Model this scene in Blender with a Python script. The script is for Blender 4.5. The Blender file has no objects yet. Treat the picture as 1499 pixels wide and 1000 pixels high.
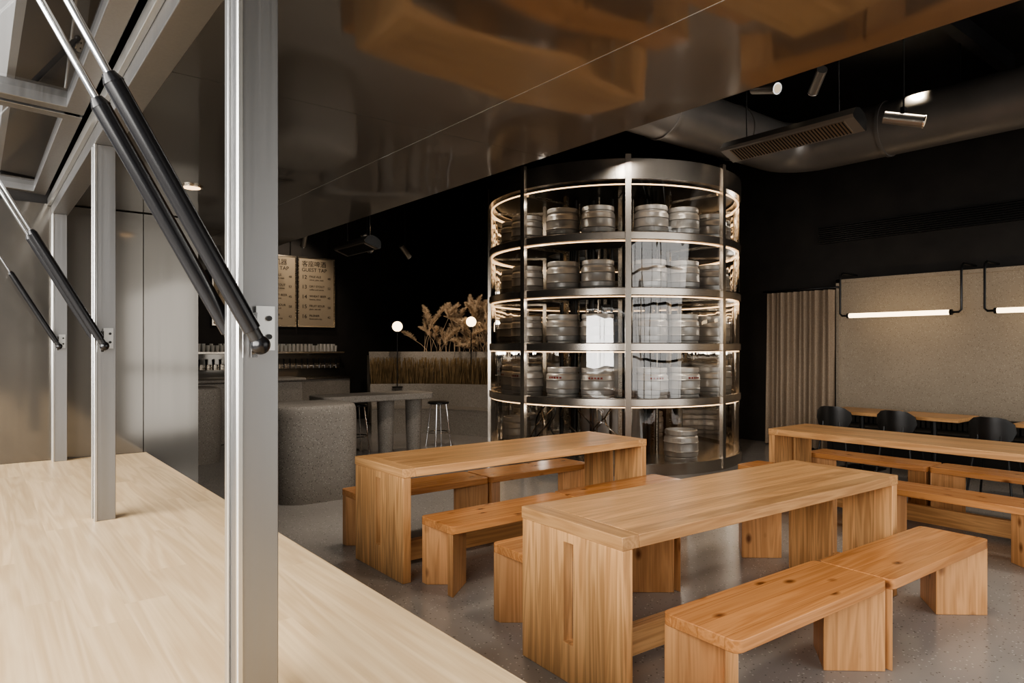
import bpy, bmesh, math, random
from mathutils import Vector, Matrix
random.seed(7)
S=bpy.context.scene
C=bpy.context.collection
# ------------------------------------------------------------ materials
def nodes(name):
    m=bpy.data.materials.new(name); m.use_nodes=True
    nt=m.node_tree; return m,nt,nt.nodes['Principled BSDF']
def M(name,col,rough=.5,metal=0.,emit=None,es=0.,noise=0.,nscale=30,bump=0.):
    m,nt,p=nodes(name)
    p.inputs['Base Color'].default_value=(*col,1)
    p.inputs['Roughness'].default_value=rough
    p.inputs['Metallic'].default_value=metal
    if emit:
        p.inputs['Emission Color'].default_value=(*emit,1); p.inputs['Emission Strength'].default_value=es
    if noise or bump:
        tc=nt.nodes.new('ShaderNodeTexCoord'); n=nt.nodes.new('ShaderNodeTexNoise')
        n.inputs['Scale'].default_value=nscale; n.inputs['Detail'].default_value=6
        nt.links.new(tc.outputs['Object'],n.inputs['Vector'])
        if noise:
            r=nt.nodes.new('ShaderNodeValToRGB')
            r.color_ramp.elements[0].position=.3; r.color_ramp.elements[1].position=.7
            r.color_ramp.elements[0].color=(*[c*(1-noise) for c in col],1)
            r.color_ramp.elements[1].color=(*[min(1,c*(1+noise)) for c in col],1)
            nt.links.new(n.outputs['Fac'],r.inputs['Fac']); nt.links.new(r.outputs['Color'],p.inputs['Base Color'])
        if bump:
            b=nt.nodes.new('ShaderNodeBump'); b.inputs['Strength'].default_value=bump; b.inputs['Distance'].default_value=.01
            nt.links.new(n.outputs['Fac'],b.inputs['Height']); nt.links.new(b.outputs['Normal'],p.inputs['Normal'])
    return m
def steel(name,col,rough,axis=2,wav=.0,colvar=0.,wscale=1.3,freq=160,metal=1.,haze=0.,hrough=.42,hcol=None):
    m,nt,p=nodes(name); N=nt.nodes.new; L=nt.links.new
    p.inputs['Base Color'].default_value=(*col,1); p.inputs['Metallic'].default_value=metal
    tc=N('ShaderNodeTexCoord'); mp=N('ShaderNodeMapping')
    sc=[freq]*3; sc[axis]=1.2
    mp.inputs['Scale'].default_value=sc
    n=N('ShaderNodeTexNoise'); n.inputs['Scale'].default_value=1; n.inputs['Detail'].default_value=3
    L(tc.outputs['Object'],mp.inputs['Vector']); L(mp.outputs[0],n.inputs['Vector'])
    mr=N('ShaderNodeMapRange'); mr.inputs['To Min'].default_value=rough*.75; mr.inputs['To Max'].default_value=rough*1.3
    L(n.outputs['Fac'],mr.inputs['Value']); L(mr.outputs[0],p.inputs['Roughness'])
    if colvar:
        cm=N('ShaderNodeMix'); cm.data_type='RGBA'; L(n.outputs['Fac'],cm.inputs[0]); cm.inputs[6].default_value=(*[c*(1-colvar) for c in col],1); cm.inputs[7].default_value=(*[c*(1+colvar) for c in col],1)
        L(cm.outputs[2],p.inputs['Base Color'])
    if wav:
        n2=N('ShaderNodeTexNoise'); n2.inputs['Scale'].default_value=wscale; n2.inputs['Detail'].default_value=1
        L(tc.outputs['Object'],n2.inputs['Vector'])
        b=N('ShaderNodeBump'); b.inputs['Strength'].default_value=wav; b.inputs['Distance'].default_value=.05
        L(n2.outputs['Fac'],b.inputs['Height']); L(b.outputs['Normal'],p.inputs['Normal'])
    if haze:
        g=N('ShaderNodeBsdfAnisotropic'); g.inputs['Roughness'].default_value=hrough; g.inputs['Color'].default_value=(*(hcol or col),1)
        x=N('ShaderNodeMixShader'); x.inputs[0].default_value=haze; L(p.outputs[0],x.inputs[1]); L(g.outputs[0],x.inputs[2]); L(x.outputs[0],nt.nodes['Material Output'].inputs[0])
    return m
def wood(name,ca,cb,axis,paxis,pw,rough=.45,knots=False,var=.18,joint=.5,figure=.16,stave=0):
    m,nt,p=nodes(name); N=nt.nodes.new; L=nt.links.new
    tc=N('ShaderNodeTexCoord'); oi=N('ShaderNodeObjectInfo')
    off=N('ShaderNodeVectorMath'); off.operation='SCALE'; off.inputs[0].default_value=(13,7,5)
    L(oi.outputs['Random'],off.inputs['Scale'])
    sep=N('ShaderNodeSeparateXYZ'); L(tc.outputs['Object'],sep.inputs[0])
    dv=N('ShaderNodeMath'); dv.operation='DIVIDE'; dv.inputs[1].default_value=pw; L(sep.outputs[paxis],dv.inputs[0])
    fl=N('ShaderNodeMath'); fl.operation='FLOOR'; L(dv.outputs[0],fl.inputs[0])
    ad0=N('ShaderNodeMath'); ad0.operation='ADD'; L(fl.outputs[0],ad0.inputs[0])
    ml=N('ShaderNodeMath'); ml.operation='MULTIPLY'; ml.inputs[1].default_value=37.; L(oi.outputs['Random'],ml.inputs[0]); L(ml.outputs[0],ad0.inputs[1])
    src=ad0.outputs[0]
    if stave:
        w0=N('ShaderNodeTexWhiteNoise'); w0.noise_dimensions='1D'; L(src,w0.inputs['W'])
        q=N('ShaderNodeMath'); q.operation='MULTIPLY_ADD'; q.inputs[1].default_value=1/stave; L(sep.outputs[axis],q.inputs[0])
        q3=N('ShaderNodeMath'); q3.operation='MULTIPLY'; q3.inputs[1].default_value=5; L(w0.outputs['Value'],q3.inputs[0]); L(q3.outputs[0],q.inputs[2])
        q2=N('ShaderNodeMath'); q2.operation='FLOOR'; L(q.outputs[0],q2.inputs[0])
        q4=N('ShaderNodeMath'); q4.operation='MULTIPLY_ADD'; q4.inputs[1].default_value=.377; L(q2.outputs[0],q4.inputs[0]); L(src,q4.inputs[2]); src=q4.outputs[0]
    wn=N('ShaderNodeTexWhiteNoise'); wn.noise_dimensions='1D'; L(src,wn.inputs['W'])
    sc2=N('ShaderNodeVectorMath'); sc2.operation='SCALE'; L(wn.outputs['Color'],sc2.inputs[0]); sc2.inputs['Scale'].default_value=9
    a1=N('ShaderNodeVectorMath'); L(tc.outputs['Object'],a1.inputs[0]); L(off.outputs[0],a1.inputs[1])
    a2=N('ShaderNodeVectorMath'); L(a1.outputs[0],a2.inputs[0]); L(sc2.outputs[0],a2.inputs[1])
    mp=N('ShaderNodeMapping'); s=[9,9,9]; s[axis]=.55; mp.inputs['Scale'].default_value=s; L(a2.outputs[0],mp.inputs['Vector'])
    n1=N('ShaderNodeTexNoise'); n1.inputs['Scale'].default_value=1.1; n1.inputs['Detail'].default_value=3; n1.inputs['Distortion'].default_value=.6
    L(mp.outputs[0],n1.inputs['Vector'])
    rg=N('ShaderNodeMath'); rg.operation='MULTIPLY'; rg.inputs[1].default_value=42; L(n1.outputs['Fac'],rg.inputs[0])
    sn=N('ShaderNodeMath'); sn.operation='SINE'; L(rg.outputs[0],sn.inputs[0])
    mp2=N('ShaderNodeMapping'); s=[110,110,110]; s[axis]=2.5; mp2.inputs['Scale'].default_value=s; L(a2.outputs[0],mp2.inputs['Vector'])
    n2=N('ShaderNodeTexNoise'); n2.inputs['Scale'].default_value=1; n2.inputs['Detail'].default_value=3; L(mp2.outputs[0],n2.inputs['Vector'])
    m1=N('ShaderNodeMath'); m1.operation='MULTIPLY_ADD'; m1.inputs[1].default_value=figure; m1.inputs[2].default_value=.05; L(sn.outputs[0],m1.inputs[0])
    m2=N('ShaderNodeMath'); m2.operation='MULTIPLY_ADD'; m2.inputs[1].default_value=.8; m2.use_clamp=True; L(n2.outputs['Fac'],m2.inputs[0]); L(m1.outputs[0],m2.inputs[2])
    mix=N('ShaderNodeMix'); mix.data_type='RGBA'; L(m2.outputs[0],mix.inputs[0]); mix.inputs[6].default_value=(*ca,1); mix.inputs[7].default_value=(*cb,1)
    hs=N('ShaderNodeHueSaturation'); L(mix.outputs[2],hs.inputs['Color'])
    vr=N('ShaderNodeMapRange'); vr.inputs['To Min'].default_value=1-var; vr.inputs['To Max'].default_value=1+var; L(wn.outputs['Value'],vr.inputs['Value']); L(vr.outputs[0],hs.inputs['Value'])
    out=hs.outputs['Color']
    if joint<1:
        fr=N('ShaderNodeMath'); fr.operation='FRACT'; L(dv.outputs[0],fr.inputs[0])
        lt=N('ShaderNodeMath'); lt.operation='LESS_THAN'; lt.inputs[1].default_value=.0018/pw; L(fr.outputs[0],lt.inputs[0])
        mj=N('ShaderNodeMix'); mj.data_type='RGBA'; L(lt.outputs[0],mj.inputs[0]); L(out,mj.inputs[6]); mj.inputs[7].default_value=(*[c*joint for c in cb],1)
        out=mj.outputs[2]
    if knots:
        mk=N('ShaderNodeMapping'); s=[7,7,7]; s[axis]=4; mk.inputs['Scale'].default_value=s; L(a2.outputs[0],mk.inputs['Vector'])
        vo=N('ShaderNodeTexVoronoi'); vo.inputs['Scale'].default_value=1; L(mk.outputs[0],vo.inputs['Vector'])
        kr=N('ShaderNodeMapRange'); kr.inputs['From Min'].default_value=.06; kr.inputs['From Max'].default_value=.19; kr.inputs['To Min'].default_value=.9; kr.inputs['To Max'].default_value=0
        L(vo.outputs['Distance'],kr.inputs['Value'])
        mx=N('ShaderNodeMix'); mx.data_type='RGBA'; L(kr.outputs[0],mx.inputs[0]); L(out,mx.inputs[6]); mx.inputs[7].default_value=(.13,.04,.012,1)
        out=mx.outputs[2]
    L(out,p.inputs['Base Color']); p.inputs['Roughness'].default_value=rough
    b=N('ShaderNodeBump'); b.inputs['Strength'].default_value=.08; b.inputs['Distance'].default_value=.003; L(n2.outputs['Fac'],b.inputs['Height']); L(b.outputs['Normal'],p.inputs['Normal'])
    return m
def terrazzo(name,base,chipA,chipB,scale,rough,amt=.12,bump=0):
    m,nt,p=nodes(name); N=nt.nodes.new; L=nt.links.new
    tc=N('ShaderNodeTexCoord')
    vo=N('ShaderNodeTexVoronoi'); vo.inputs['Scale'].default_value=scale; L(tc.outputs['Object'],vo.inputs['Vector'])
    wn=N('ShaderNodeTexWhiteNoise'); wn.noise_dimensions='3D'; L(vo.outputs['Position'],wn.inputs['Vector'])
    lt=N('ShaderNodeMath'); lt.operation='LESS_THAN'; lt.inputs[1].default_value=amt*2; L(wn.outputs['Value'],lt.inputs[0])
    ld=N('ShaderNodeMath'); ld.operation='LESS_THAN'; ld.inputs[1].default_value=.34; L(vo.outputs['Distance'],ld.inputs[0])
    mu=N('ShaderNodeMath'); mu.operation='MULTIPLY'; L(lt.outputs[0],mu.inputs[0]); L(ld.outputs[0],mu.inputs[1])
    gt=N('ShaderNodeMath'); gt.operation='LESS_THAN'; gt.inputs[1].default_value=amt; L(wn.outputs['Value'],gt.inputs[0])
    cm=N('ShaderNodeMix'); cm.data_type='RGBA'; L(gt.outputs[0],cm.inputs[0]); cm.inputs[6].default_value=(*chipA,1); cm.inputs[7].default_value=(*chipB,1)
    n=N('ShaderNodeTexNoise'); n.inputs['Scale'].default_value=1.4; n.inputs['Detail'].default_value=5; L(tc.outputs['Object'],n.inputs['Vector'])
    bm_=N('ShaderNodeMix'); bm_.data_type='RGBA'; L(n.outputs['Fac'],bm_.inputs[0]); bm_.inputs[6].default_value=(*[c*.82 for c in base],1); bm_.inputs[7].default_value=(*[c*1.18 for c in base],1)
    mx=N('ShaderNodeMix'); mx.data_type='RGBA'; L(mu.outputs[0],mx.inputs[0]); L(bm_.outputs[2],mx.inputs[6]); L(cm.outputs[2],mx.inputs[7])
    L(mx.outputs[2],p.inputs['Base Color']); p.inputs['Roughness'].default_value=rough
    return m
def thin_glass(name,tint=(1,1,1),refl=1.0,ior=1.5,wave=0.):
    m=bpy.data.materials.new(name); m.use_nodes=True; nt=m.node_tree; nt.nodes.clear(); N=nt.nodes.new; L=nt.links.new
    o=N('ShaderNodeOutputMaterial'); t=N('ShaderNodeBsdfTransparent'); t.inputs[0].default_value=(*tint,1)
    g=N('ShaderNodeBsdfGlossy'); g.inputs['Roughness'].default_value=.01; g.inputs['Color'].default_value=(refl,refl,refl,1)
    f=N('ShaderNodeFresnel'); f.inputs['IOR'].default_value=ior
    if wave:
        tc=N('ShaderNodeTexCoord'); mp=N('ShaderNodeMapping'); mp.inputs['Scale'].default_value=(5,5,.35)
        n=N('ShaderNodeTexNoise'); n.inputs['Scale'].default_value=1; n.inputs['Detail'].default_value=1
        b=N('ShaderNodeBump'); b.inputs['Strength'].default_value=wave; b.inputs['Distance'].default_value=.05
        L(tc.outputs['Object'],mp.inputs['Vector']); L(mp.outputs[0],n.inputs['Vector']); L(n.outputs['Fac'],b.inputs['Height'])
        L(b.outputs['Normal'],g.inputs['Normal']); L(b.outputs['Normal'],f.inputs['Normal'])
    x=N('ShaderNodeMixShader'); L(f.outputs[0],x.inputs[0]); L(t.outputs[0],x.inputs[1]); L(g.outputs[0],x.inputs[2]); L(x.outputs[0],o.inputs[0])
    return m

TA,TB=(.69,.405,.19),(.38,.195,.08)
OX=wood('oak_grain_x',TA,TB,0,1,.09,rough=.36,figure=.22); OY=wood('oak_grain_y',TA,TB,1,0,.3,joint=1,rough=.36,figure=.2); OZ=wood('oak_grain_z',(.74,.43,.20),(.38,.195,.08),2,1,.12,figure=.28,joint=.8)
PA,PB=(.65,.32,.13),(.42,.175,.06)
PX=wood('pine_grain_x',PA,PB,0,1,.13,rough=.26,knots=True,joint=.7,figure=.24,var=.12); PZ=wood('pine_grain_z',(.72,.40,.19),(.46,.225,.09),2,1,.6,rough=.36,knots=True,joint=1,figure=.26)
MAPLE=wood('maple_counter',(.78,.59,.37),(.56,.39,.22),1,0,.085,rough=.40,var=.08,joint=1,figure=.24,stave=.9)
ALU=steel('anodised_aluminium',(.30,.30,.30),.38)
EDGE=steel('aluminium_edge_trim',(.62,.62,.60),.32)
SSV=steel('brushed_steel_panel',(.34,.32,.29),.09,axis=2,wav=.12,colvar=.20,freq=60,wscale=.9,haze=.62,hrough=.42,hcol=(.15,.14,.126))
SSC=steel('polished_steel_soffit',(.40,.40,.395),.045,axis=0,wav=.16,wscale=1.5,haze=.56,hrough=.36,hcol=(.28,.27,.25))
SSF=steel('brushed_steel_frame',(.50,.45,.38),.26,axis=0)
BAND=M('brushed_steel_band',(.52,.47,.41),.26,.94)
KEG=M('keg_steel',(.50,.49,.475),.42,.50,noise=.06,nscale=5)
CHROME=M('chrome',(.8,.8,.8),.12,1)
BLK=M('black_powder_coat',(.012,.012,.012),.35)
BLKG=M('black_gloss_tube',(.006,.006,.007),.25)
WALL=M('dark_plaster',(.024,.021,.019),.75,noise=.25,nscale=3,bump=.1)
CLAD=M('facade_render',(.30,.295,.285),.5,noise=.08,nscale=2)
CEIL=M('black_ceiling_paint',(.009,.008,.008),.9,noise=.3,nscale=4)
DUCT=M('painted_duct_steel',(.24,.225,.21),.40,.5,noise=.1,nscale=2)
PERF=M('perforated_shelf_plate',(.08,.072,.065),.5,.6)
FLOOR=terrazzo('terrazzo_floor',(.33,.315,.30),(.55,.53,.50),(.16,.15,.14),70,.20,.09)
STONE=terrazzo('speckled_stone',(.30,.275,.245),(.50,.48,.43),(.08,.07,.065),85,.7,.2)
PLAST=terrazzo('pebble_dash_plaster',(.37,.31,.24),(.50,.43,.34),(.22,.18,.14),70,.9,.22)
WARM=M('warm_led',(1,.85,.65),.5,emit=(1,.64,.34),es=2.5)
TUBE=M('lit_tube',(1,.9,.7),.5,emit=(1,.74,.44),es=5)
GLOBE=M('opal_globe',(1,.9,.75),.5,emit=(1,.76,.48),es=4.5)
GL=thin_glass('curved_glass',(.93,.93,.92),1.0,1.9,wave=.22)
GLF=thin_glass('flap_glass',(.70,.71,.72),1.0,1.6)
CURT=M('linen_curtain',(.34,.265,.195),.95,noise=.15,nscale=60)
RED=M('red_label',(.30,.04,.03),.5)
STRAW=M('pampas_straw',(.58,.45,.32),.9,noise=.3,nscale=8)
REED=M('dry_reed',(.24,.17,.09),.9,noise=.3,nscale=8)
PAPER=M('menu_paper',(.46,.38,.28),.8)
INK=M('menu_ink',(.015,.012,.01),.8)
GLASSW=M('glassware',(.75,.75,.72),.1,.3)
DKWOOD=M('black_stained_ribbing',(.02,.018,.016),.6)
# ------------------------------------------------------------ builder
class B:
    def __init__(s): s.bm=bmesh.new(); s.m=[]
    def mi(s,mat):
        if mat not in s.m: s.m.append(mat)
        return s.m.index(mat)
    def face(s,vs,k):
        try: f=s.bm.faces.new(vs); f.material_index=k
        except ValueError: pass
    def box(s,c,d,mat,rot=None):
        k=s.mi(mat); R=rot.to_matrix() if hasattr(rot,'to_matrix') else (Matrix.Rotation(rot,3,'Z') if rot else Matrix.Identity(3))
        v=[s.bm.verts.new(Vector(c)+R@Vector((x*d[0]/2,y*d[1]/2,z*d[2]/2))) for x in(-1,1) for y in(-1,1) for z in(-1,1)]
        for q in((0,1,3,2),(4,6,7,5),(0,4,5,1),(2,3,7,6),(0,2,6,4),(1,5,7,3)): s.face([v[i] for i in q],k)
    def bb(s,x0,x1,y0,y1,z0,z1,mat): s.box(((x0+x1)/2,(y0+y1)/2,(z0+z1)/2),(x1-x0,y1-y0,z1-z0),mat)
    def prism(s,pts,z0,z1,mat):
        k=s.mi(mat); a=[s.bm.verts.new((x,y,z0)) for x,y in pts]; b=[s.bm.verts.new((x,y,z1)) for x,y in pts]; n=len(pts)
        s.face(a[::-1],k); s.face(b,k)
        for i in range(n): s.face([a[i],a[(i+1)%n],b[(i+1)%n],b[i]],k)
    def ring(s,c,ax,r,n):
        ax=Vector(ax).normalized(); t=Vector((0,0,1)) if abs(ax.z)<.9 else Vector((1,0,0))
        u=ax.cross(t).normalized(); w=ax.cross(u)
        return [s.bm.verts.new(Vector(c)+r*(math.cos(2*math.pi*i/n)*u+math.sin(2*math.pi*i/n)*w)) for i in range(n)]
    def cyl(s,p0,p1,r,mat,n=16,r2=None,cap=True):
        k=s.mi(mat); p0=Vector(p0);p1=Vector(p1); r2=r if r2 is None else r2
        a=s.ring(p0,p1-p0,r,n); b=s.ring(p1,p1-p0,r2,n)
        for i in range(n): s.face([a[i],a[(i+1)%n],b[(i+1)%n],b[i]],k)
        if cap: s.face(a[::-1],k); s.face(b,k)
    def tube(s,pts,r,mat,n=10):
        k=s.mi(mat); pts=[Vector(p) for p in pts]; rs=[]
        for i,p in enumerate(pts):
            d=(pts[min(i+1,len(pts)-1)]-pts[max(i-1,0)]); rs.append((p,d))
        prev=None; u=None
        for p,d in rs:
            d=d.normalized()
            if u is None:
                t=Vector((0,0,1)) if abs(d.z)<.9 else Vector((1,0,0)); u=d.cross(t).normalized()
            u=(u-d*u.dot(d)).normalized(); w=d.cross(u)
            cur=[s.bm.verts.new(p+r*(math.cos(2*math.pi*i/n)*u+math.sin(2*math.pi*i/n)*w)) for i in range(n)]
            if prev:
                for i in range(n): s.face([prev[i],prev[(i+1)%n],cur[(i+1)%n],cur[i]],k)
            else: s.face(cur[::-1],k)
            prev=cur
        s.face(prev,k)
    def lathe(s,prof,c,mat,n=28,a0=0,a1=2*math.pi):
        k=s.mi(mat); full=abs(a1-a0-2*math.pi)<1e-4; cols=[]
        m=n if full else n+1
        for i in range(m):
            a=a0+(a1-a0)*i/n
            cols.append([s.bm.verts.new((c[0]+max(r,.0005)*math.cos(a),c[1]+max(r,.0005)*math.sin(a),c[2]+z)) for r,z in prof])
        for i in range(n):
            p,q=cols[i],cols[(i+1)%m]
            for j in range(len(prof)-1): s.face([p[j],q[j],q[j+1],p[j+1]],k)
        return cols
    def sph(s,c,r,mat,n=20):
        s.lathe([(r*math.sin(math.pi*j/12),-r*math.cos(math.pi*j/12)) for j in range(13)],c,mat,n)
    def done(s,name,loc=(0,0,0),rz=0,bevel=0,parent=None,smooth=True,ang=.6):
        if s.bm.faces: bmesh.ops.recalc_face_normals(s.bm,faces=s.bm.faces[:])
        me=bpy.data.meshes.new(name); s.bm.to_mesh(me); s.bm.free()
        for m in s.m: me.materials.append(m)
        if smooth:
            me.polygons.foreach_set('use_smooth',[True]*len(me.polygons)); me.set_sharp_from_angle(angle=ang)
        o=bpy.data.objects.new(name,me); C.objects.link(o); o.location=loc; o.rotation_euler[2]=rz
        if bevel:
            b=o.modifiers.new('bev','BEVEL'); b.width=bevel; b.segments=2; b.limit_method='ANGLE'; b.angle_limit=.9
        if parent: o.parent=parent
        return o
def empty(name,loc=(0,0,0)):
    e=bpy.data.objects.new(name,None); C.objects.link(e); e.location=loc; e.empty_display_size=.2; return e
def copy(o,loc,rz=0,name=None):
    n=o.copy(); n.name=name or o.name; C.objects.link(n); n.location=loc; n.rotation_euler[2]=rz; return n
def rrect(w,h,r,n=5):
    p=[]
    for cx,cy,a in((w/2-r,h/2-r,0),(-w/2+r,h/2-r,90),(-w/2+r,-h/2+r,180),(w/2-r,-h/2+r,270)):
        for i in range(n+1):
            t=math.radians(a+90*i/n); p.append((cx+r*math.cos(t),cy+r*math.sin(t)))
    return p
# ------------------------------------------------------------ room shell
def slab(name,x0,x1,y0,y1,z0,z1,mat):
    b=B(); b.bb(x0,x1,y0,y1,z0,z1,mat); return b.done(name,smooth=False)
slab('floor',-7,10.4,-9,13.8,-.1,0,FLOOR)
slab('ceiling',.3,10.4,-2.7,13.8,5.2,5.3,CEIL)
slab('wall_north',.3,10.4,13.6,13.8,0,5.2,WALL)
slab('wall_east',10.2,10.4,-2.7,13.6,0,5.2,WALL)
b=B(); b.bb(.1,.3,4.06,13.8,0,5.3,WALL); b.bb(.1,.3,-2.7,4.06,2.36,5.3,WALL); b.bb(.1,.3,-2.7,-1.9,0,2.36,WALL); b.bb(.32,.5,-1.9,3.99,0,.93,SSV)
b.bb(.08,.1,-2.7,13.8,2.36,5.3,CLAD); b.bb(.08,.1,4.06,13.8,0,2.36,CLAD)
b.done('wall_west',smooth=False)
b=B(); b.bb(.3,1.6,-2.7,-2.5,0,5.2,WALL); b.bb(9.6,10.2,-2.7,-2.5,0,5.2,WALL); b.bb(1.6,9.6,-2.7,-2.5,0,.25,WALL); b.bb(1.6,9.6,-2.7,-2.5,4.2,5.2,WALL)
b.done('wall_south',smooth=False)
b=B()
for x in (1.63,2.6,3.6,4.6,5.6,6.6,7.6,8.6,9.57): b.bb(x-.03,x+.03,-2.66,-2.56,.25,4.2,BLK)
for z in(1.2,2.53,3.4): b.bb(1.6,9.6,-2.66,-2.56,z,z+.06,BLK)
b.done('window_1',smooth=False)
b=B()
for x0,x1 in ((-.9,-.25),(-.246,.33),(.334,.70),(.704,.97)): b.bb(x0,x1,4.0,4.05,0,2.245,SSV)
b.bb(-.9,.965,4.012,4.045,0,2.24,BLK)
b.done('wall_steel_panel',smooth=False)
b=B()
for x0,x1 in((.37,1.188),(1.192,1.66)):
    ys=[-2.49,-.6,1.9,4.3,7.0]
    for i in range(4): b.bb(x0,x1,ys[i]+.001,ys[i+1]-.001,2.25,2.30,SSC)
b.bb(.37,1.655,-2.49,7.0,2.2508,2.34,CHROME)
b.done('steel_soffit',smooth=False)
b=B(); b.cyl((.75,3.2,2.249),(.75,3.2,2.241),.035,WARM,20); b.cyl((.75,3.2,2.249),(.75,3.2,2.243),.045,SSF,20); b.done('recessed_downlight')
b=B(); b.bb(10.13,10.199,-1.5,4.95,.60,2.5,PLAST); 
b.bb(10.10,10.199,4.95,5.0,.55,2.55,PLAST); b.bb(10.10,10.199,-1.5,5.0,2.5,2.55,PLAST); b.done('trim_plaster_panel',smooth=False)
b=B()
for i in range(9): b.bb(10.15,10.199,-1.4,5.3,3.12+i*.03,3.135+i*.03,BLK)
b.done('trim_air_grille',smooth=False)
# ------------------------------------------------------------ counter
b=B(); b.bb(-.35,.715,-1.88,3.995,.955,1.0,MAPLE); b.bb(.69,.712,-1.88,3.99,.90,.953,MAPLE)
b.done('serving_counter',bevel=.003)
def post(y):
    b=B(); b.bb(.303,.36,y-.03,y+.03,1.0,2.19,ALU)
    b.bb(.299,.303,y-.03,y-.024,1.0,2.19,EDGE); b.bb(.299,.303,y+.014,y+.03,1.0,2.19,EDGE)
    b.bb(.30,.308,y-.033,y-.03,1.0,2.19,EDGE)
    return b.done('window_post',bevel=.0015)
for y in(1.05,2.53,3.955): post(y)
post(-.43)
b=B(); b.bb(.30,.365,-1.88,3.99,2.19,2.262,ALU); b.bb(.285,.30,-1.88,3.99,2.235,2.27,EDGE); b.done('trim_window_header',bevel=.002)
def zf(x): return 2.30+(.27-x)*.05
for y0,y1 in((-.42,1.04),(1.06,2.52),(2.54,3.95)):
    e=empty('awning_window')
    b=B()
    rot=Matrix.Rotation(math.atan(.05),3,'Y').to_quaternion()
    cx=-.40; L=1.34
    zc=zf(cx)
    for yy in(y0+.03,y1-.03): b.box((cx,yy,zc),(L,.05,.05),ALU,rot)
    for xx in(.25,-.40,-1.05): b.box((xx,(y0+y1)/2,zf(xx)),(.05 if xx!=-.40 else .03,y1-y0-.01,.05 if xx!=-.4 else .03),ALU,rot)
    b.done('frame',parent=e,bevel=.002)
    g=B(); k=g.mi(GLF); g.face([g.bm.verts.new((x,y,zf(x)+.004)) for x,y in((cx-L/2+.03,y0+.03),(cx+L/2-.03,y0+.03),(cx+L/2-.03,y1-.03),(cx-L/2+.03,y1-.03))],k); g.done('pane',parent=e,smooth=False)
def strut(y,side):
    e=B(); yy=y+side*.055
    p0=Vector((.325,yy,1.553)); p1=Vector((-.075,yy,zf(-.075)-.040)); d=p1-p0
    e.cyl(p0+d*.03,p0+d*.46,.0125,BLKG,20); e.cyl(p0+d*.46,p0+d*.475,.0135,BLKG,20,.008)
    e.cyl(p0+d*.47,p1,.0052,CHROME,14)
    e.cyl(p0-d*.012,p0+d*.035,.010,BLK,14)
    e.sph(tuple(p0),.014,BLKG,14)
    e.cyl((.325,y+side*.0365,1.553),(.325,yy+side*.012,1.553),.006,CHROME,12)
    e.bb(.325,.352,y+side*.0355-.0015,y+side*.0355+.0015,1.545,1.61,EDGE)
    e.bb(.318,.326,y+side*.0355-.003,y+side*.0355+.003,1.535,1.60,CHROME)
    e.box((-.075,yy,p1.z+.006),(.05,.02,.014),CHROME)
    for z in(1.565,1.592): e.cyl((.343,y+side*.0365,z),(.343,y+side*.041,z),.004,BLK,8)
    e.done('gas_strut')
for y in(1.05,2.53): strut(y,-1); strut(y,1)
strut(3.955,-1)
# ------------------------------------------------------------ tables
def make_table():
    b=B(); L,W,H,t=2.40,.71,.75,.058
    e=.10
    b.bb(-L/2+e,L/2-e,-W/2,W/2,H-t,H,OX)
    for s in(-1,1):
        x0,x1=sorted((s*L/2,s*(L/2-e))); b.bb(x0,x1,-W/2,W/2,H-t,H,OY)
    for s in(-1,1):
        xa,xb=sorted((s*(L/2-.004),s*(L/2-.064)))
        k=b.mi(OZ); ys=[-W/2+.003,-.034,.034,W/2-.003]; zs=[0,.18,.645,H-t-.001]
        V={}
        for i,y in enumerate(ys):
            for j,z in enumerate(zs):
                for q,x in enumerate((xa,xb)): V[i,j,q]=b.bm.verts.new((x,y,z))
        for i in range(3):
            for j in range(3):
                if (i,j)==(1,1): continue
                for q in(0,1): b.face([V[i,j,q],V[i+1,j,q],V[i+1,j+1,q],V[i,j+1,q]],k)
        for i in range(3):
            for j in(0,3): b.face([V[i,j,0],V[i+1,j,0],V[i+1,j,1],V[i,j,1]],k)
            for j in(0,3): b.face([V[j,i,0],V[j,i+1,0],V[j,i+1,1],V[j,i,1]],k)
        b.face([V[1,1,0],V[2,1,0],V[2,1,1],V[1,1,1]],k);b.face([V[1,2,0],V[2,2,0],V[2,2,1],V[1,2,1]],k)
        b.face([V[1,1,0],V[1,2,0],V[1,2,1],V[1,1,1]],k);b.face([V[2,1,0],V[2,2,0],V[2,2,1],V[2,1,1]],k)
    b.bb(-L/2+.066,L/2-.066,-.03,.03,.03,.17,OX)
    return b.done('communal_table',bevel=.003)
t=make_table(); t.location=(3.35,2.26,0); t.rotation_euler[2]=math.radians(-2.5)
copy(t,(3.40,4.29,0)); copy(t,(6.48,2.50,0),math.radians(90))
def make_bench():
    b=B(); L,W,H,tk=1.175,.375,.44,.05
    b.prism([(x,y) for x,y in rrect(L,W,.035,3)],H-tk,H,PX)
    for s in(-1,1):
        xo=s*(L/2-.012); xi=s*(L/2-.24); th=.045
        for sy in(-1,1):
            yo=sy*(W/2-.006)
            dx,dy=xi-xo,0-yo; ln=math.hypot(dx,dy)
            pts=[(xo,yo),(xi,0),(xi+s*th*ln/abs(yo)*1.0,0),(xo,yo-sy*th*ln/abs(xi-xo))]
            b.prism(pts,0,H-tk-.0005,PZ)
    return b.done('wooden_bench',bevel=.003)
bn=make_bench(); bn.location=(2.85,1.655,0); bn.rotation_euler[2]=math.radians(-2)
for x,y,r in((4.03,1.595,-2),(2.90,2.93,0),(4.09,2.90,-1),(2.90,3.72,.5),(4.09,3.74,0),(2.86,4.86,0),(4.05,4.86,0)):
    copy(bn,(x,y,0),math.radians(r))
for x,y in((5.86,3.17),(5.86,1.98),(7.12,3.17),(7.12,1.98)): copy(bn,(x,y,0),math.radians(90))
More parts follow.
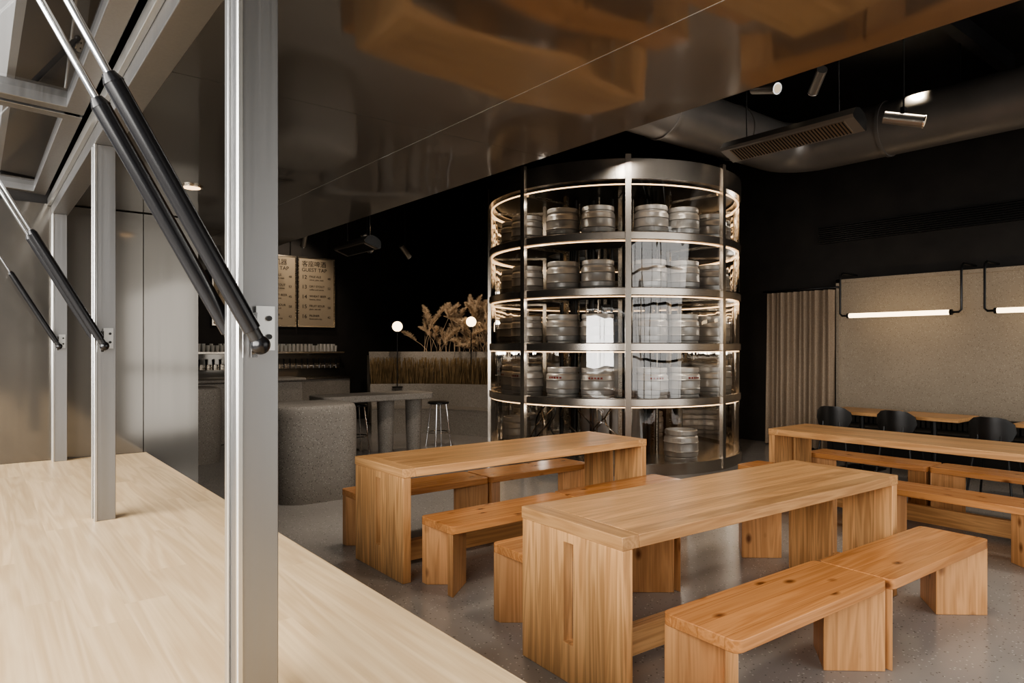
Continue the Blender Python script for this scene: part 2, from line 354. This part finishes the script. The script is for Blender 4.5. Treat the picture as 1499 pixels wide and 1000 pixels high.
# ------------------------------------------------------------ keg tower
TC=(7.32,6.92); R=1.78
tw=empty('glass_keg_tower',(TC[0],TC[1],0))
shelves=[.10,.89,1.56,2.23,2.90]
ph=math.radians(229.6)
b=B()
for z in shelves[1:]:
    b.lathe([(.95,-.05),(1.70,-.05),(1.70,0),(.95,0),(.95,-.05)],(0,0,z),PERF,96)
    b.lathe([(1.70,-.06),(R,-.06),(R+.008,-.05),(R+.008,.03),(R,.04),(1.73,.04),(1.73,0),(1.70,0),(1.70,-.06)],(0,0,z),BAND,96)
b.lathe([(0,0),(R+.02,0),(R+.02,.14),(1.70,.14),(1.70,.10),(0,.10)],(0,0,0),BAND,96)
b.lathe([(1.70,3.57),(R+.01,3.57),(R+.01,3.81),(R-.01,3.82),(1.70,3.82),(1.70,3.57)],(0,0,0),BAND,96)
b.lathe([(0,3.60),(1.70,3.60),(1.70,3.63),(0,3.63)],(0,0,0),BLK,64)
for i in range(8):
    a=ph+i*math.pi/4
    rr=R+.005; b.box((rr*math.cos(a),rr*math.sin(a),1.94),(.05,.07,3.84),BAND,a)
    b.box((.98*math.cos(a),.98*math.sin(a),1.85),(.05,.05,3.5),SSF,a)
    for s_ in shelves[1:]+[3.56]: b.box((1.35*math.cos(a),1.35*math.sin(a),s_-.065),(.72,.04,.03),SSF,a)
b.done('frame',parent=tw)
b=B()
for z in shelves[1:]+[3.58]:
    b.lathe([(R-.040,-.065),(R-.02,-.065),(R-.02,-.077),(R-.040,-.077),(R-.040,-.065)],(0,0,z),WARM,96)
b.done('led_strips',parent=tw)
b=B(); b.lathe([(R-.01,.14),(R-.01,3.57)],(0,0,0),GL,128); b.done('glass',parent=tw,ang=3)
b=B()
b.lathe([(0,.11),(.42,.11),(.45,.2),(.45,1.4),(.38,1.62),(.2,1.75),(0,1.78)],(0,0,0),KEG,40)
for i in range(26):
    a=i*2*math.pi/26; r=.66+.1*math.sin(i*3)
    b.cyl((r*math.cos(a),r*math.sin(a),.1),(r*math.cos(a+.05),r*math.sin(a+.05),3.58),.012+.008*(i%3),SSF if i%3==0 else BLK,8,cap=False)
for i in range(10):
    a=ph-math.radians(4+i*7.5); q=[]
    for j in range(13):
        t_=j/12; rr=1.2+.25*math.sin(math.pi*t_*1.0+i); aa=a+.10*math.sin(2*math.pi*t_+i*1.7)
        q.append((rr*math.cos(aa),rr*math.sin(aa),.11+.70*t_))
    b.tube(q,.010,BLK if i%2 else SSF,8)
b.done('conditioning_tank_and_hoses',parent=tw)
prof=[(0,.03),(.17,.03),(.175,0),(.195,0),(.203,.012),(.203,.05),(.195,.06),(.21,.075),(.213,.10),(.213,.125),(.221,.135),(.213,.147),(.213,.235),(.221,.246),(.213,.258),(.213,.295),(.205,.315),(.192,.325),(.192,.335),(.203,.345),(.203,.392),(.196,.40),(.18,.40),(.176,.335),(.06,.345),(.05,.36),(0,.36)]
b=B()
for ti,z in enumerate(shelves):
    for i in range(8):
        for sgn in(-1,1):
            if ti==0 and (i not in(0,3,5) or (i==0 and sgn<0)): continue
            a=ph+math.pi/8+i*math.pi/4+sgn*math.radians(9.3+random.uniform(-.4,.4)); rr=1.44+random.uniform(-.02,.02)
            c=(TC[0]+rr*math.cos(a),TC[1]+rr*math.sin(a),z+.001)
            b.lathe(prof,c,KEG,28)
            if ti==1: 
                for q in range(5): b.lathe([(.2145,.262),(.2145,.285)],c,RED,2,a-.42+q*.18,a-.30+q*.18)
b.done('beer_kegs')
# ------------------------------------------------------------ stone blocks & tables
def block(name,loc,w,d,h,r,rz=0):
    b=B(); pts=rrect(w,d,r,8); k=b.mi(STONE); layers=[]
    for z,s in((0,.95),(.15,.975),(.5,1.0),(h-.12,1.0),(h-.04,.985),(h-.008,.95),(h,.90)):
        layers.append([b.bm.verts.new((x*s,y*s,z)) for x,y in pts])
    n=len(pts)
    for a_,c_ in zip(layers,layers[1:]):
        for i in range(n): b.face([a_[i],a_[(i+1)%n],c_[(i+1)%n],c_[i]],k)
    b.face(layers[0][::-1],k); b.face(layers[-1],k)
    return b.done(name,loc,rz,ang=1.0)
block('stone_standing_plinth',(2.76,6.90,0),.88,.8,.965,.28)
block('stone_standing_plinth',(2.25,9.95,0),.85,.8,1.0,.28)
b=B(); b.prism(rrect(1.7,.62,.12,5),.80,.89,STONE)
for x in(-.62,.22,.68): b.lathe([(0,0),(.10,0),(.115,.4),(.125,.79),(.0,.795)],(x,.05,0),STONE,28)
b.done('stone_table',(4.45,8.8,0),bevel=.012)
def stool(loc):
    b=B(); b.lathe([(0,.66),(.15,.66),(.165,.67),(.165,.69),(.15,.70),(0,.70)],(0,0,0),BLK,24)
    for i in range(4):
        a=math.pi/4+i*math.pi/2; b.cyl((.12*math.cos(a),.12*math.sin(a),.665),(.2*math.cos(a),.2*math.sin(a),0),.011,CHROME,8)
    p=[(.175*math.cos(t*math.pi/12),.175*math.sin(t*math.pi/12),.22) for t in range(25)]; b.tube(p,.008,CHROME,6)
    b.done('bar_stool',loc)
stool((5.72,9.1,0)); stool((4.5,9.45,0)); stool((3.35,9.3,0))
AC=(4.6,8.9); a0,a1=math.radians(4),math.radians(66)
b=B(); pr=[(2.4,0),(2.4,.40),(2.38,.45),(2.9,.45),(2.95,.86),(3.02,.86),(3.02,.80),(3.5,.80),(3.5,1.46),(3.58,1.46),(3.58,1.38),(4.3,1.38),(4.3,0)]
cols=b.lathe(pr,(0,0,0),STONE,48,a0,a1)
bmesh.ops.contextual_create(b.bm,geom=cols[0]); bmesh.ops.contextual_create(b.bm,geom=cols[-1])
b.done('stone_banquette',(AC[0],AC[1],0),ang=.5)
b=B(); k=b.mi(REED)
for i in range(2200):
    a=random.uniform(a0+.02,a1-.01); r=random.uniform(3.08,3.44); h=random.uniform(.34,.56)
    x,y=AC[0]+r*math.cos(a),AC[1]+r*math.sin(a); t=random.uniform(0,math.pi); dx,dy=.005*math.cos(t),.005*math.sin(t)
    lx,ly=random.uniform(-.06,.06),random.uniform(-.06,.06)
    v=[b.bm.verts.new(p) for p in((x-dx,y-dy,.801),(x+dx,y+dy,.801),(x+lx+dx,y+ly+dy,.8+h),(x+lx-dx,y+ly-dy,.8+h))]; b.face(v,k)
b.done('dry_reed_planting',smooth=False)
b=B(); k=b.mi(STRAW)
for i in range(120):
    a=random.uniform(math.radians(6),math.radians(50)); r=random.uniform(3.7,4.15); h=random.uniform(.1,.9)
    x,y=AC[0]+r*math.cos(a),AC[1]+r*math.sin(a); lean=Vector((random.uniform(-.28,.28),random.uniform(-.28,.28),0))
    pts=[Vector((x,y,1.381))+lean*(t*t)+Vector((0,0,h*t)) for t in(0,.35,.7,1)]
    b.tube(pts,.004,STRAW,5)
    d=(pts[-1]-pts[-2]).normalized(); top=pts[-1]-d*.05; pl=random.uniform(.35,.55); droop=Vector((random.uniform(-.2,.2),random.uniform(-.2,.2),-.06))
    for j in range(460):
        t=random.random(); base=top+d*pl*t+droop*t*t; w=.12*math.sin(math.pi*min(1,t*.82+.12))
        o=Vector((random.uniform(-1,1),random.uniform(-1,1),random.uniform(.2,1.6))).normalized()
        tip=base+o*w*random.uniform(.5,1.1); sd=o.cross(Vector((random.uniform(-1,1),random.uniform(-1,1),random.uniform(-1,1)))).normalized()*.006
        v=[b.bm.verts.new(p) for p in(base-sd,base+sd,tip)]; b.face(v,k)
b.done('pampas_grass',smooth=False)
def globe(loc,h):
    b=B(); b.lathe([(0,0),(.10,0),(.10,.015),(0,.015)],(0,0,0),BLK,20); b.cyl((0,0,.01),(0,0,h-.09),.009,BLK,8)
    b.cyl((0,0,h-.12),(0,0,h-.09),.03,BLK,12); b.sph((0,0,h),.095,GLOBE,24); b.done('globe_lamp',loc)
globe((6.20,11.29,.801),1.13); globe((7.32,10.50,.801),1.22)
# ------------------------------------------------------------ bar
b=B(); b.bb(2.2,6.05,13.0,13.55,0,.92,STONE); b.bb(2.2,6.05,12.95,13.58,.92,.95,SSF); b.bb(2.2,6.05,13.5,13.58,.95,1.42,SSV); b.bb(2.2,6.05,13.25,13.58,1.42,1.46,SSF)
b.bb(2.2,6.0,13.38,13.5,1.12,1.22,SSF); b.done('back_bar',bevel=.004)
b=B()
for i in range(30):
    x=2.4+i*.12; b.cyl((x,13.379,1.17),(x,13.30,1.17),.012,CHROME,8); b.cyl((x,13.30,1.12),(x,13.30,1.19),.014,CHROME,8); b.cyl((x,13.30,1.19),(x,13.30,1.32),.014,BLK,8,.020)
b.done('beer_taps')
b=B()
for i in range(46):
    x=2.28+i*.08
    for yy in(13.32,13.42): b.cyl((x,yy,1.461),(x,yy,1.461+random.choice((.12,.15))),.024,GLASSW,10,.033)
b.done('beer_glasses')
b=B(); b.bb(1.4,4.4,11.3,11.95,0,.98,STONE); b.bb(1.35,4.45,11.25,12.0,.98,1.03,STONE); b.done('bar_counter',bevel=.02)
b=B(); b.box((0,0,.19),(.25,.2,.36),BLK); b.box((0,-.11,.24),(.2,.02,.16),BLKG); b.box((0,0,.39),(.2,.17,.04),CHROME); b.bb(-.03,.03,-.16,-.1,.12,.17,CHROME); b.done('coffee_machine',(3.75,11.6,1.03),bevel=.01)
def board(loc,w,h,title,rows):
    e=empty('menu_board',loc)
    b=B(); b.bb(-w/2,w/2,0,.03,0,h,PAPER); 
    for x0,x1,z0,z1 in((-w/2-.025,-w/2,-.025,h+.025),(w/2,w/2+.025,-.025,h+.025),(-w/2,w/2,-.025,0),(-w/2,w/2,h,h+.025)): b.bb(x0,x1,-.015,.035,z0,z1,SSF)
    for x in(-w/2+.08,w/2-.08): b.cyl((x,.015,h+.02),(x,.015,5.2-loc[2]),.006,BLK,6)
    b.done('panel',parent=e)
    def txt(s,x,z,size,off=.0):
        c=bpy.data.curves.new('lettering','FONT'); c.body=s; c.size=size; c.extrude=.001; c.offset=off; c.materials.append(INK)
        o=bpy.data.objects.new('lettering',c); C.objects.link(o); o.parent=e; o.location=(x,-.002,z); o.rotation_euler=(math.pi/2,0,0)
    txt(title[0],-w/2+.06,h-.16,.13); txt(title[1],-w/2+.06,h-.27,.105)
    for i,r in enumerate(rows):
        z=h-.42-i*.2; txt(r[0],-w/2+.06,z,.11); txt(r[1],-w/2+.22,z+.03,.06); txt(r[2],-w/2+.22,z-.03,.045); txt(r[3],w/2-.13,z,.065)
rows=lambda n:[(str(n+i),t,u,p) for i,(t,u,p) in enumerate((('PALE ALE','citrus, pine, malt','48'),('DRY STOUT','coffee and cocoa','52'),('WHEAT BEER','banana, clove','45'),('FRUIT SOUR','plum, sea salt','58'),('PILSNER','floral and crisp','42')))]
board((5.56,13.54,1.98),.74,1.38,('客座啤酒','GUEST TAP'),rows(12))
board((4.74,13.54,1.98),.74,1.38,('北平机器','HOUSE TAP'),rows(7))
board((3.92,13.54,1.98),.74,1.38,('北平机器','HOUSE TAP'),rows(1))
# ------------------------------------------------------------ right side dining
b=B(); k=b.mi(CURT); n=120; A=[];Z=[0.02,.8,1.6,2.40]
for i in range(n+1):
    y=4.98+1.08*i/n; ro=[]
    for z in Z: ro.append(b.bm.verts.new((9.98+.05*math.sin(i*.62+.5*z+1.2*math.sin(i*.13))+.02*math.sin(i*.31+z),y,z)))
    A.append(ro)
for i in range(n):
    for j in range(3): b.face([A[i][j],A[i+1][j],A[i+1][j+1],A[i][j+1]],k)
b.cyl((9.98,4.9,2.43),(9.98,6.12,2.43),.014,BLK,10)
for y in(4.95,6.07): b.cyl((9.98,y,2.43),(10.2,y,2.43),.01,BLK,8)
b.done('linen_curtain',ang=2)
def tubelamp(y0,y1):
    b=B(); X=9.7
    for y in(y0,y1):
        s=-1 if y==y0 else 1
        b.tube([(X,y-s*.12,1.99),(X,y-s*.03,1.99),(X,y,2.02),(X,y,2.50),(X+.02,y,2.57),(X+.08,y,2.60),(10.2,y,2.60)],.014,BLK,10)
    b.cyl((X,y0+.12,1.99),(X,y1-.12,1.99),.032,TUBE,16); b.cyl((X,y0+.10,1.99),(X,y0+.13,1.99),.036,BLK,16); b.cyl((X,y1-.13,1.99),(X,y1-.10,1.99),.036,BLK,16)
    b.done('tube_wall_lamp')
tubelamp(3.22,4.74); tubelamp(1.42,2.97)
def dtable(loc):
    b=B(); b.bb(-.33,.33,-.36,.36,.71,.75,OY); 
    b.cyl((0,0,.02),(0,0,.70),.03,BLK,14); b.box((0,0,.012),(.42,.42,.022),BLK); b.box((0,0,.70),(.4,.4,.015),BLK); b.done('cafe_table',loc,bevel=.003)
for y in(4.05,3.22,2.0,1.2): dtable((8.85,y,0))
def chair(loc,rz=0):
    b=B(); k=b.mi(BLK)
    b.prism(rrect(.42,.42,.14,6),.44,.465,BLK)
    n=14
    rows_=[]
    for j,(z,hw) in enumerate(((.58,.12),(.62,.185),(.70,.215),(.78,.20),(.83,.14),(.845,.08))):
        rows_.append([(-.19-.03*(z-.5)-.02+.10*(abs(t*hw/.22)**2),hw*t,z) for t in[(-1+2*i/n) for i in range(n+1)]])
    F=[[b.bm.verts.new(p) for p in r] for r in rows_]; G=[[b.bm.verts.new((p[0]+.014,p[1],p[2])) for p in r] for r in rows_]
    for j in range(5):
        for i in range(n):
            b.face([F[j][i],F[j][i+1],F[j+1][i+1],F[j+1][i]],k); b.face([G[j][i],G[j][i+1],G[j+1][i+1],G[j+1][i]],k)
    for i in range(n):
        for j in(0,5): b.face([F[j][i],F[j][i+1],G[j][i+1],G[j][i]],k)
    for j in range(5):
        for i in(0,n): b.face([F[j][i],F[j+1][i],G[j+1][i],G[j][i]],k)
    for sx in(-1,1):
        for sy in(-1,1): b.cyl((sx*.15,sy*.15,.445),(sx*.21,sy*.2,0),.011,BLK,8)
    for sy in(-1,1): b.tube([(-.15,sy*.10,.45),(-.2,sy*.10,.52),(-.190,sy*.10,.66)],.010,BLK,8)
    b.done('dining_chair',loc,rz)
for y in(4.03,3.33,2.42,1.3): chair((8.22,y,0))
b=B(); b.bb(9.45,9.98,-1.4,4.8,0,.40,DKWOOD); b.bb(9.43,9.98,-1.4,4.8,.40,.47,BLK)
for i in range(100): b.bb(10.0,10.09,-1.38+i*.0618,-1.38+i*.0618+.042,0,.60,DKWOOD)
b.bb(9.99,10.12,-1.4,4.85,.60,.63,BLK); b.done('banquette_seat',smooth=False)
# ------------------------------------------------------------ services
b=B(); X,Z=9.0,4.28
b.cyl((X,-2.4,Z),(X,4.6,Z),.33,DUCT,40)
for y in(-1,.6,2.2,3.8): b.cyl((X,y-.02,Z),(X,y+.02,Z),.345,DUCT,40)
pts=[(X-.5*(1-math.cos(t)),4.6+.5*math.sin(t),Z) for t in[i*math.pi/16 for i in range(9)]]
b.tube(pts,.33,DUCT,40)
b.cyl((8.5,5.1,Z),(5.2,5.1,Z),.33,DUCT,40)
for x in(7.6,6.2): b.cyl((x-.02,5.1,Z),(x+.02,5.1,Z),.345,DUCT,40)
for y in(-.2,3): b.cyl((X,y,Z+.33),(X,y,5.2),.01,BLK,8)
b.done('ventilation_duct')
b=B()
for x,z,r in((5.3,4.9,.05),(6.2,4.8,.08),(4.2,4.95,.04),(7.4,4.9,.05)): b.cyl((x,-2.3,z),(x,13.4,z),r,DUCT,14)
for y in(.5,2.8,6.8,9.2,11.6): b.bb(.4,10.2,y,y+.12,4.98,5.19,CEIL)
b.done('ceiling_pipework')
GRILL=M('heater_element_mesh',(.40,.33,.25),.5,.7)
HEAT=M('heater_housing',(.40,.38,.35),.32,.8)
def heater(loc,L,rz=0,tilt=.35):
    b=B(); rot=Matrix.Rotation(tilt,3,'Y').to_quaternion() 
    def P(x,y,z): return rot@Vector((x,y,z))
    k=b.mi(HEAT); pr=[(-.13,-.03),(-.11,-.05),(.11,-.05),(.13,-.03),(.10,.05),(.04,.085),(-.04,.085),(-.10,.05)]
    A=[b.bm.verts.new(P(x,-L/2,z)) for x,z in pr]; D=[b.bm.verts.new(P(x,L/2,z)) for x,z in pr]
    for i in range(8): b.face([A[i],A[(i+1)%8],D[(i+1)%8],D[i]],k)
    k=b.mi(BLK); b.face(A,k); b.face(D[::-1],k)
    b.box(P(0,0,-.052),(.17,L*.86,.006),GRILL,rot)
    nn=int(L*.86/.03)
    for i in range(nn): b.box(P(0,-L*.43+(i+.5)*.03,-.058),(.17,.008,.006),BLK,rot)
    for y in(-L*.35,L*.35): b.cyl(tuple(P(0,y,.07)),(0,y,5.2-loc[2]),.006,CHROME,6)
    b.done('infrared_heater',loc,rz)
heater((5.8,3.3,3.45),1.27); heater((4.2,8.8,2.95),1.0); heater((7.6,.6,3.9),1.2)
GLOBE2=M('spot_lens',(.6,.55,.45),.2,emit=(1,.75,.45),es=.4)
def spot(loc,d):
    b=B(); d=Vector(d).normalized(); b.cyl((0,0,5.2-loc[2]),(0,0,.06),.008,BLK,8); b.box((0,0,.07),(.05,.03,.06),BLK)
    b.cyl(tuple(-d*.15),tuple(d*.15),.05,HEAT,20); b.cyl(tuple(d*.15),tuple(d*.16),.054,CHROME,20); b.cyl(tuple(d*.159),tuple(d*.162),.04,GLOBE2,16)
    b.done('track_spotlight',loc)
for l,d in(((6.1,2.45,3.45),(.3,-.8,-.25)),((5.9,3.6,4.0),(-.2,-.9,-.3)),((6.6,3.45,4.2),(.5,.5,-.3)),((4.9,9.9,3.2),(.5,.2,-.8)),((6.2,11.0,3.3),(.7,.3,-.6)),((5.4,1.9,4.3),(.2,-.9,-.5)),((4.7,12.0,3.5),(.1,.6,-.7))): spot(l,d)
# ------------------------------------------------------------ lights
def look(loc,tgt): return (Vector(tgt)-Vector(loc)).to_track_quat('-Z','Y').to_euler()
def area(name,loc,size,tgt,e,col):
    l=bpy.data.lights.new(name,'AREA'); l.shape='RECTANGLE'; l.size,l.size_y=size; l.energy=e; l.color=col
    o=bpy.data.objects.new(name,l); C.objects.link(o); o.location=loc; o.rotation_euler=look(loc,tgt)
area('daylight_street',(-3.4,.4,2.6),(6,3.4),(2.6,2.2,1.0),1000,(1,.96,.91))
area('daylight_fill_south',(5.6,-2.95,2.3),(8.6,4.2),(5.3,3,1.2),250,(1,.96,.90))  # area lamp added as fill behind the unseen south opening
def sp(name,loc,tgt,e,ang,col=(1,.84,.67),r=.06,blend=.6):  # spots without fixtures, added to brighten tables, tower, stone and walls
    l=bpy.data.lights.new(name,'SPOT'); l.energy=e; l.spot_size=math.radians(ang); l.spot_blend=blend; l.color=col; l.shadow_soft_size=r
    o=bpy.data.objects.new(name,l); C.objects.link(o); o.location=loc; o.rotation_euler=look(loc,tgt)
sp('spot_tables',(3.2,1.6,4.6),(3.3,2.4,0),150,80,r=.4)
sp('spot_tables_rear',(3.6,4.9,4.6),(3.4,4.2,0),160,75,r=.4)
sp('spot_right_table',(6.5,2.4,4.6),(6.5,2.5,0),160,80,r=.3)
sp('fill_tower',(4.4,3.4,4.7),(7.0,6.6,2.0),240,55,(1,.92,.84),r=.15)
sp('spot_menu',(5.0,12.7,3.75),(5.0,13.6,2.9),32,95)
sp('spot_pampas',(6.0,10.4,3.6),(7.6,11.4,1.9),110,60)
sp('fill_bar',(4.6,10.2,4.2),(4.6,13.2,1.0),80,70)
sp('fill_stone',(2.6,5.2,4.4),(3.2,7.6,.5),220,85,(1,.9,.78),r=.3)
sp('fill_banquette',(5.0,8.6,4.4),(6.9,10.2,.5),150,80)
sp('fill_plaster',(8.8,3.4,4.6),(10.2,3.2,1.2),150,110,(1,.84,.64))
for k_ in(0,1,2):
    aa=ph+math.radians(-60+60*k_)
    for z in(.75,1.42,2.1,2.77,3.4):
        l=bpy.data.lights.new('tower_led','POINT'); l.energy=1.6; l.color=(1,.90,.78); l.shadow_soft_size=.05
        o=bpy.data.objects.new('tower_led',l); C.objects.link(o); o.location=(TC[0]+1.68*math.cos(aa+.4),TC[1]+1.68*math.sin(aa+.4),z)
w=bpy.data.worlds.new('overcast'); S.world=w; w.use_nodes=True
bg=w.node_tree.nodes['Background']; bg.inputs[0].default_value=(.86,.88,.92,1); bg.inputs[1].default_value=.5
# ------------------------------------------------------------ camera
cam=bpy.data.cameras.new('camera'); cam.lens=24.02; cam.sensor_width=36; cam.shift_y=8/1499; cam.clip_start=.02
o=bpy.data.objects.new('camera',cam); C.objects.link(o); o.location=(0,0,1.55); o.rotation_euler=(math.pi/2,0,math.radians(-38.3)); S.camera=o
S.view_settings.view_transform='AgX'; S.view_settings.look='AgX - Medium High Contrast'; S.view_settings.exposure=.1
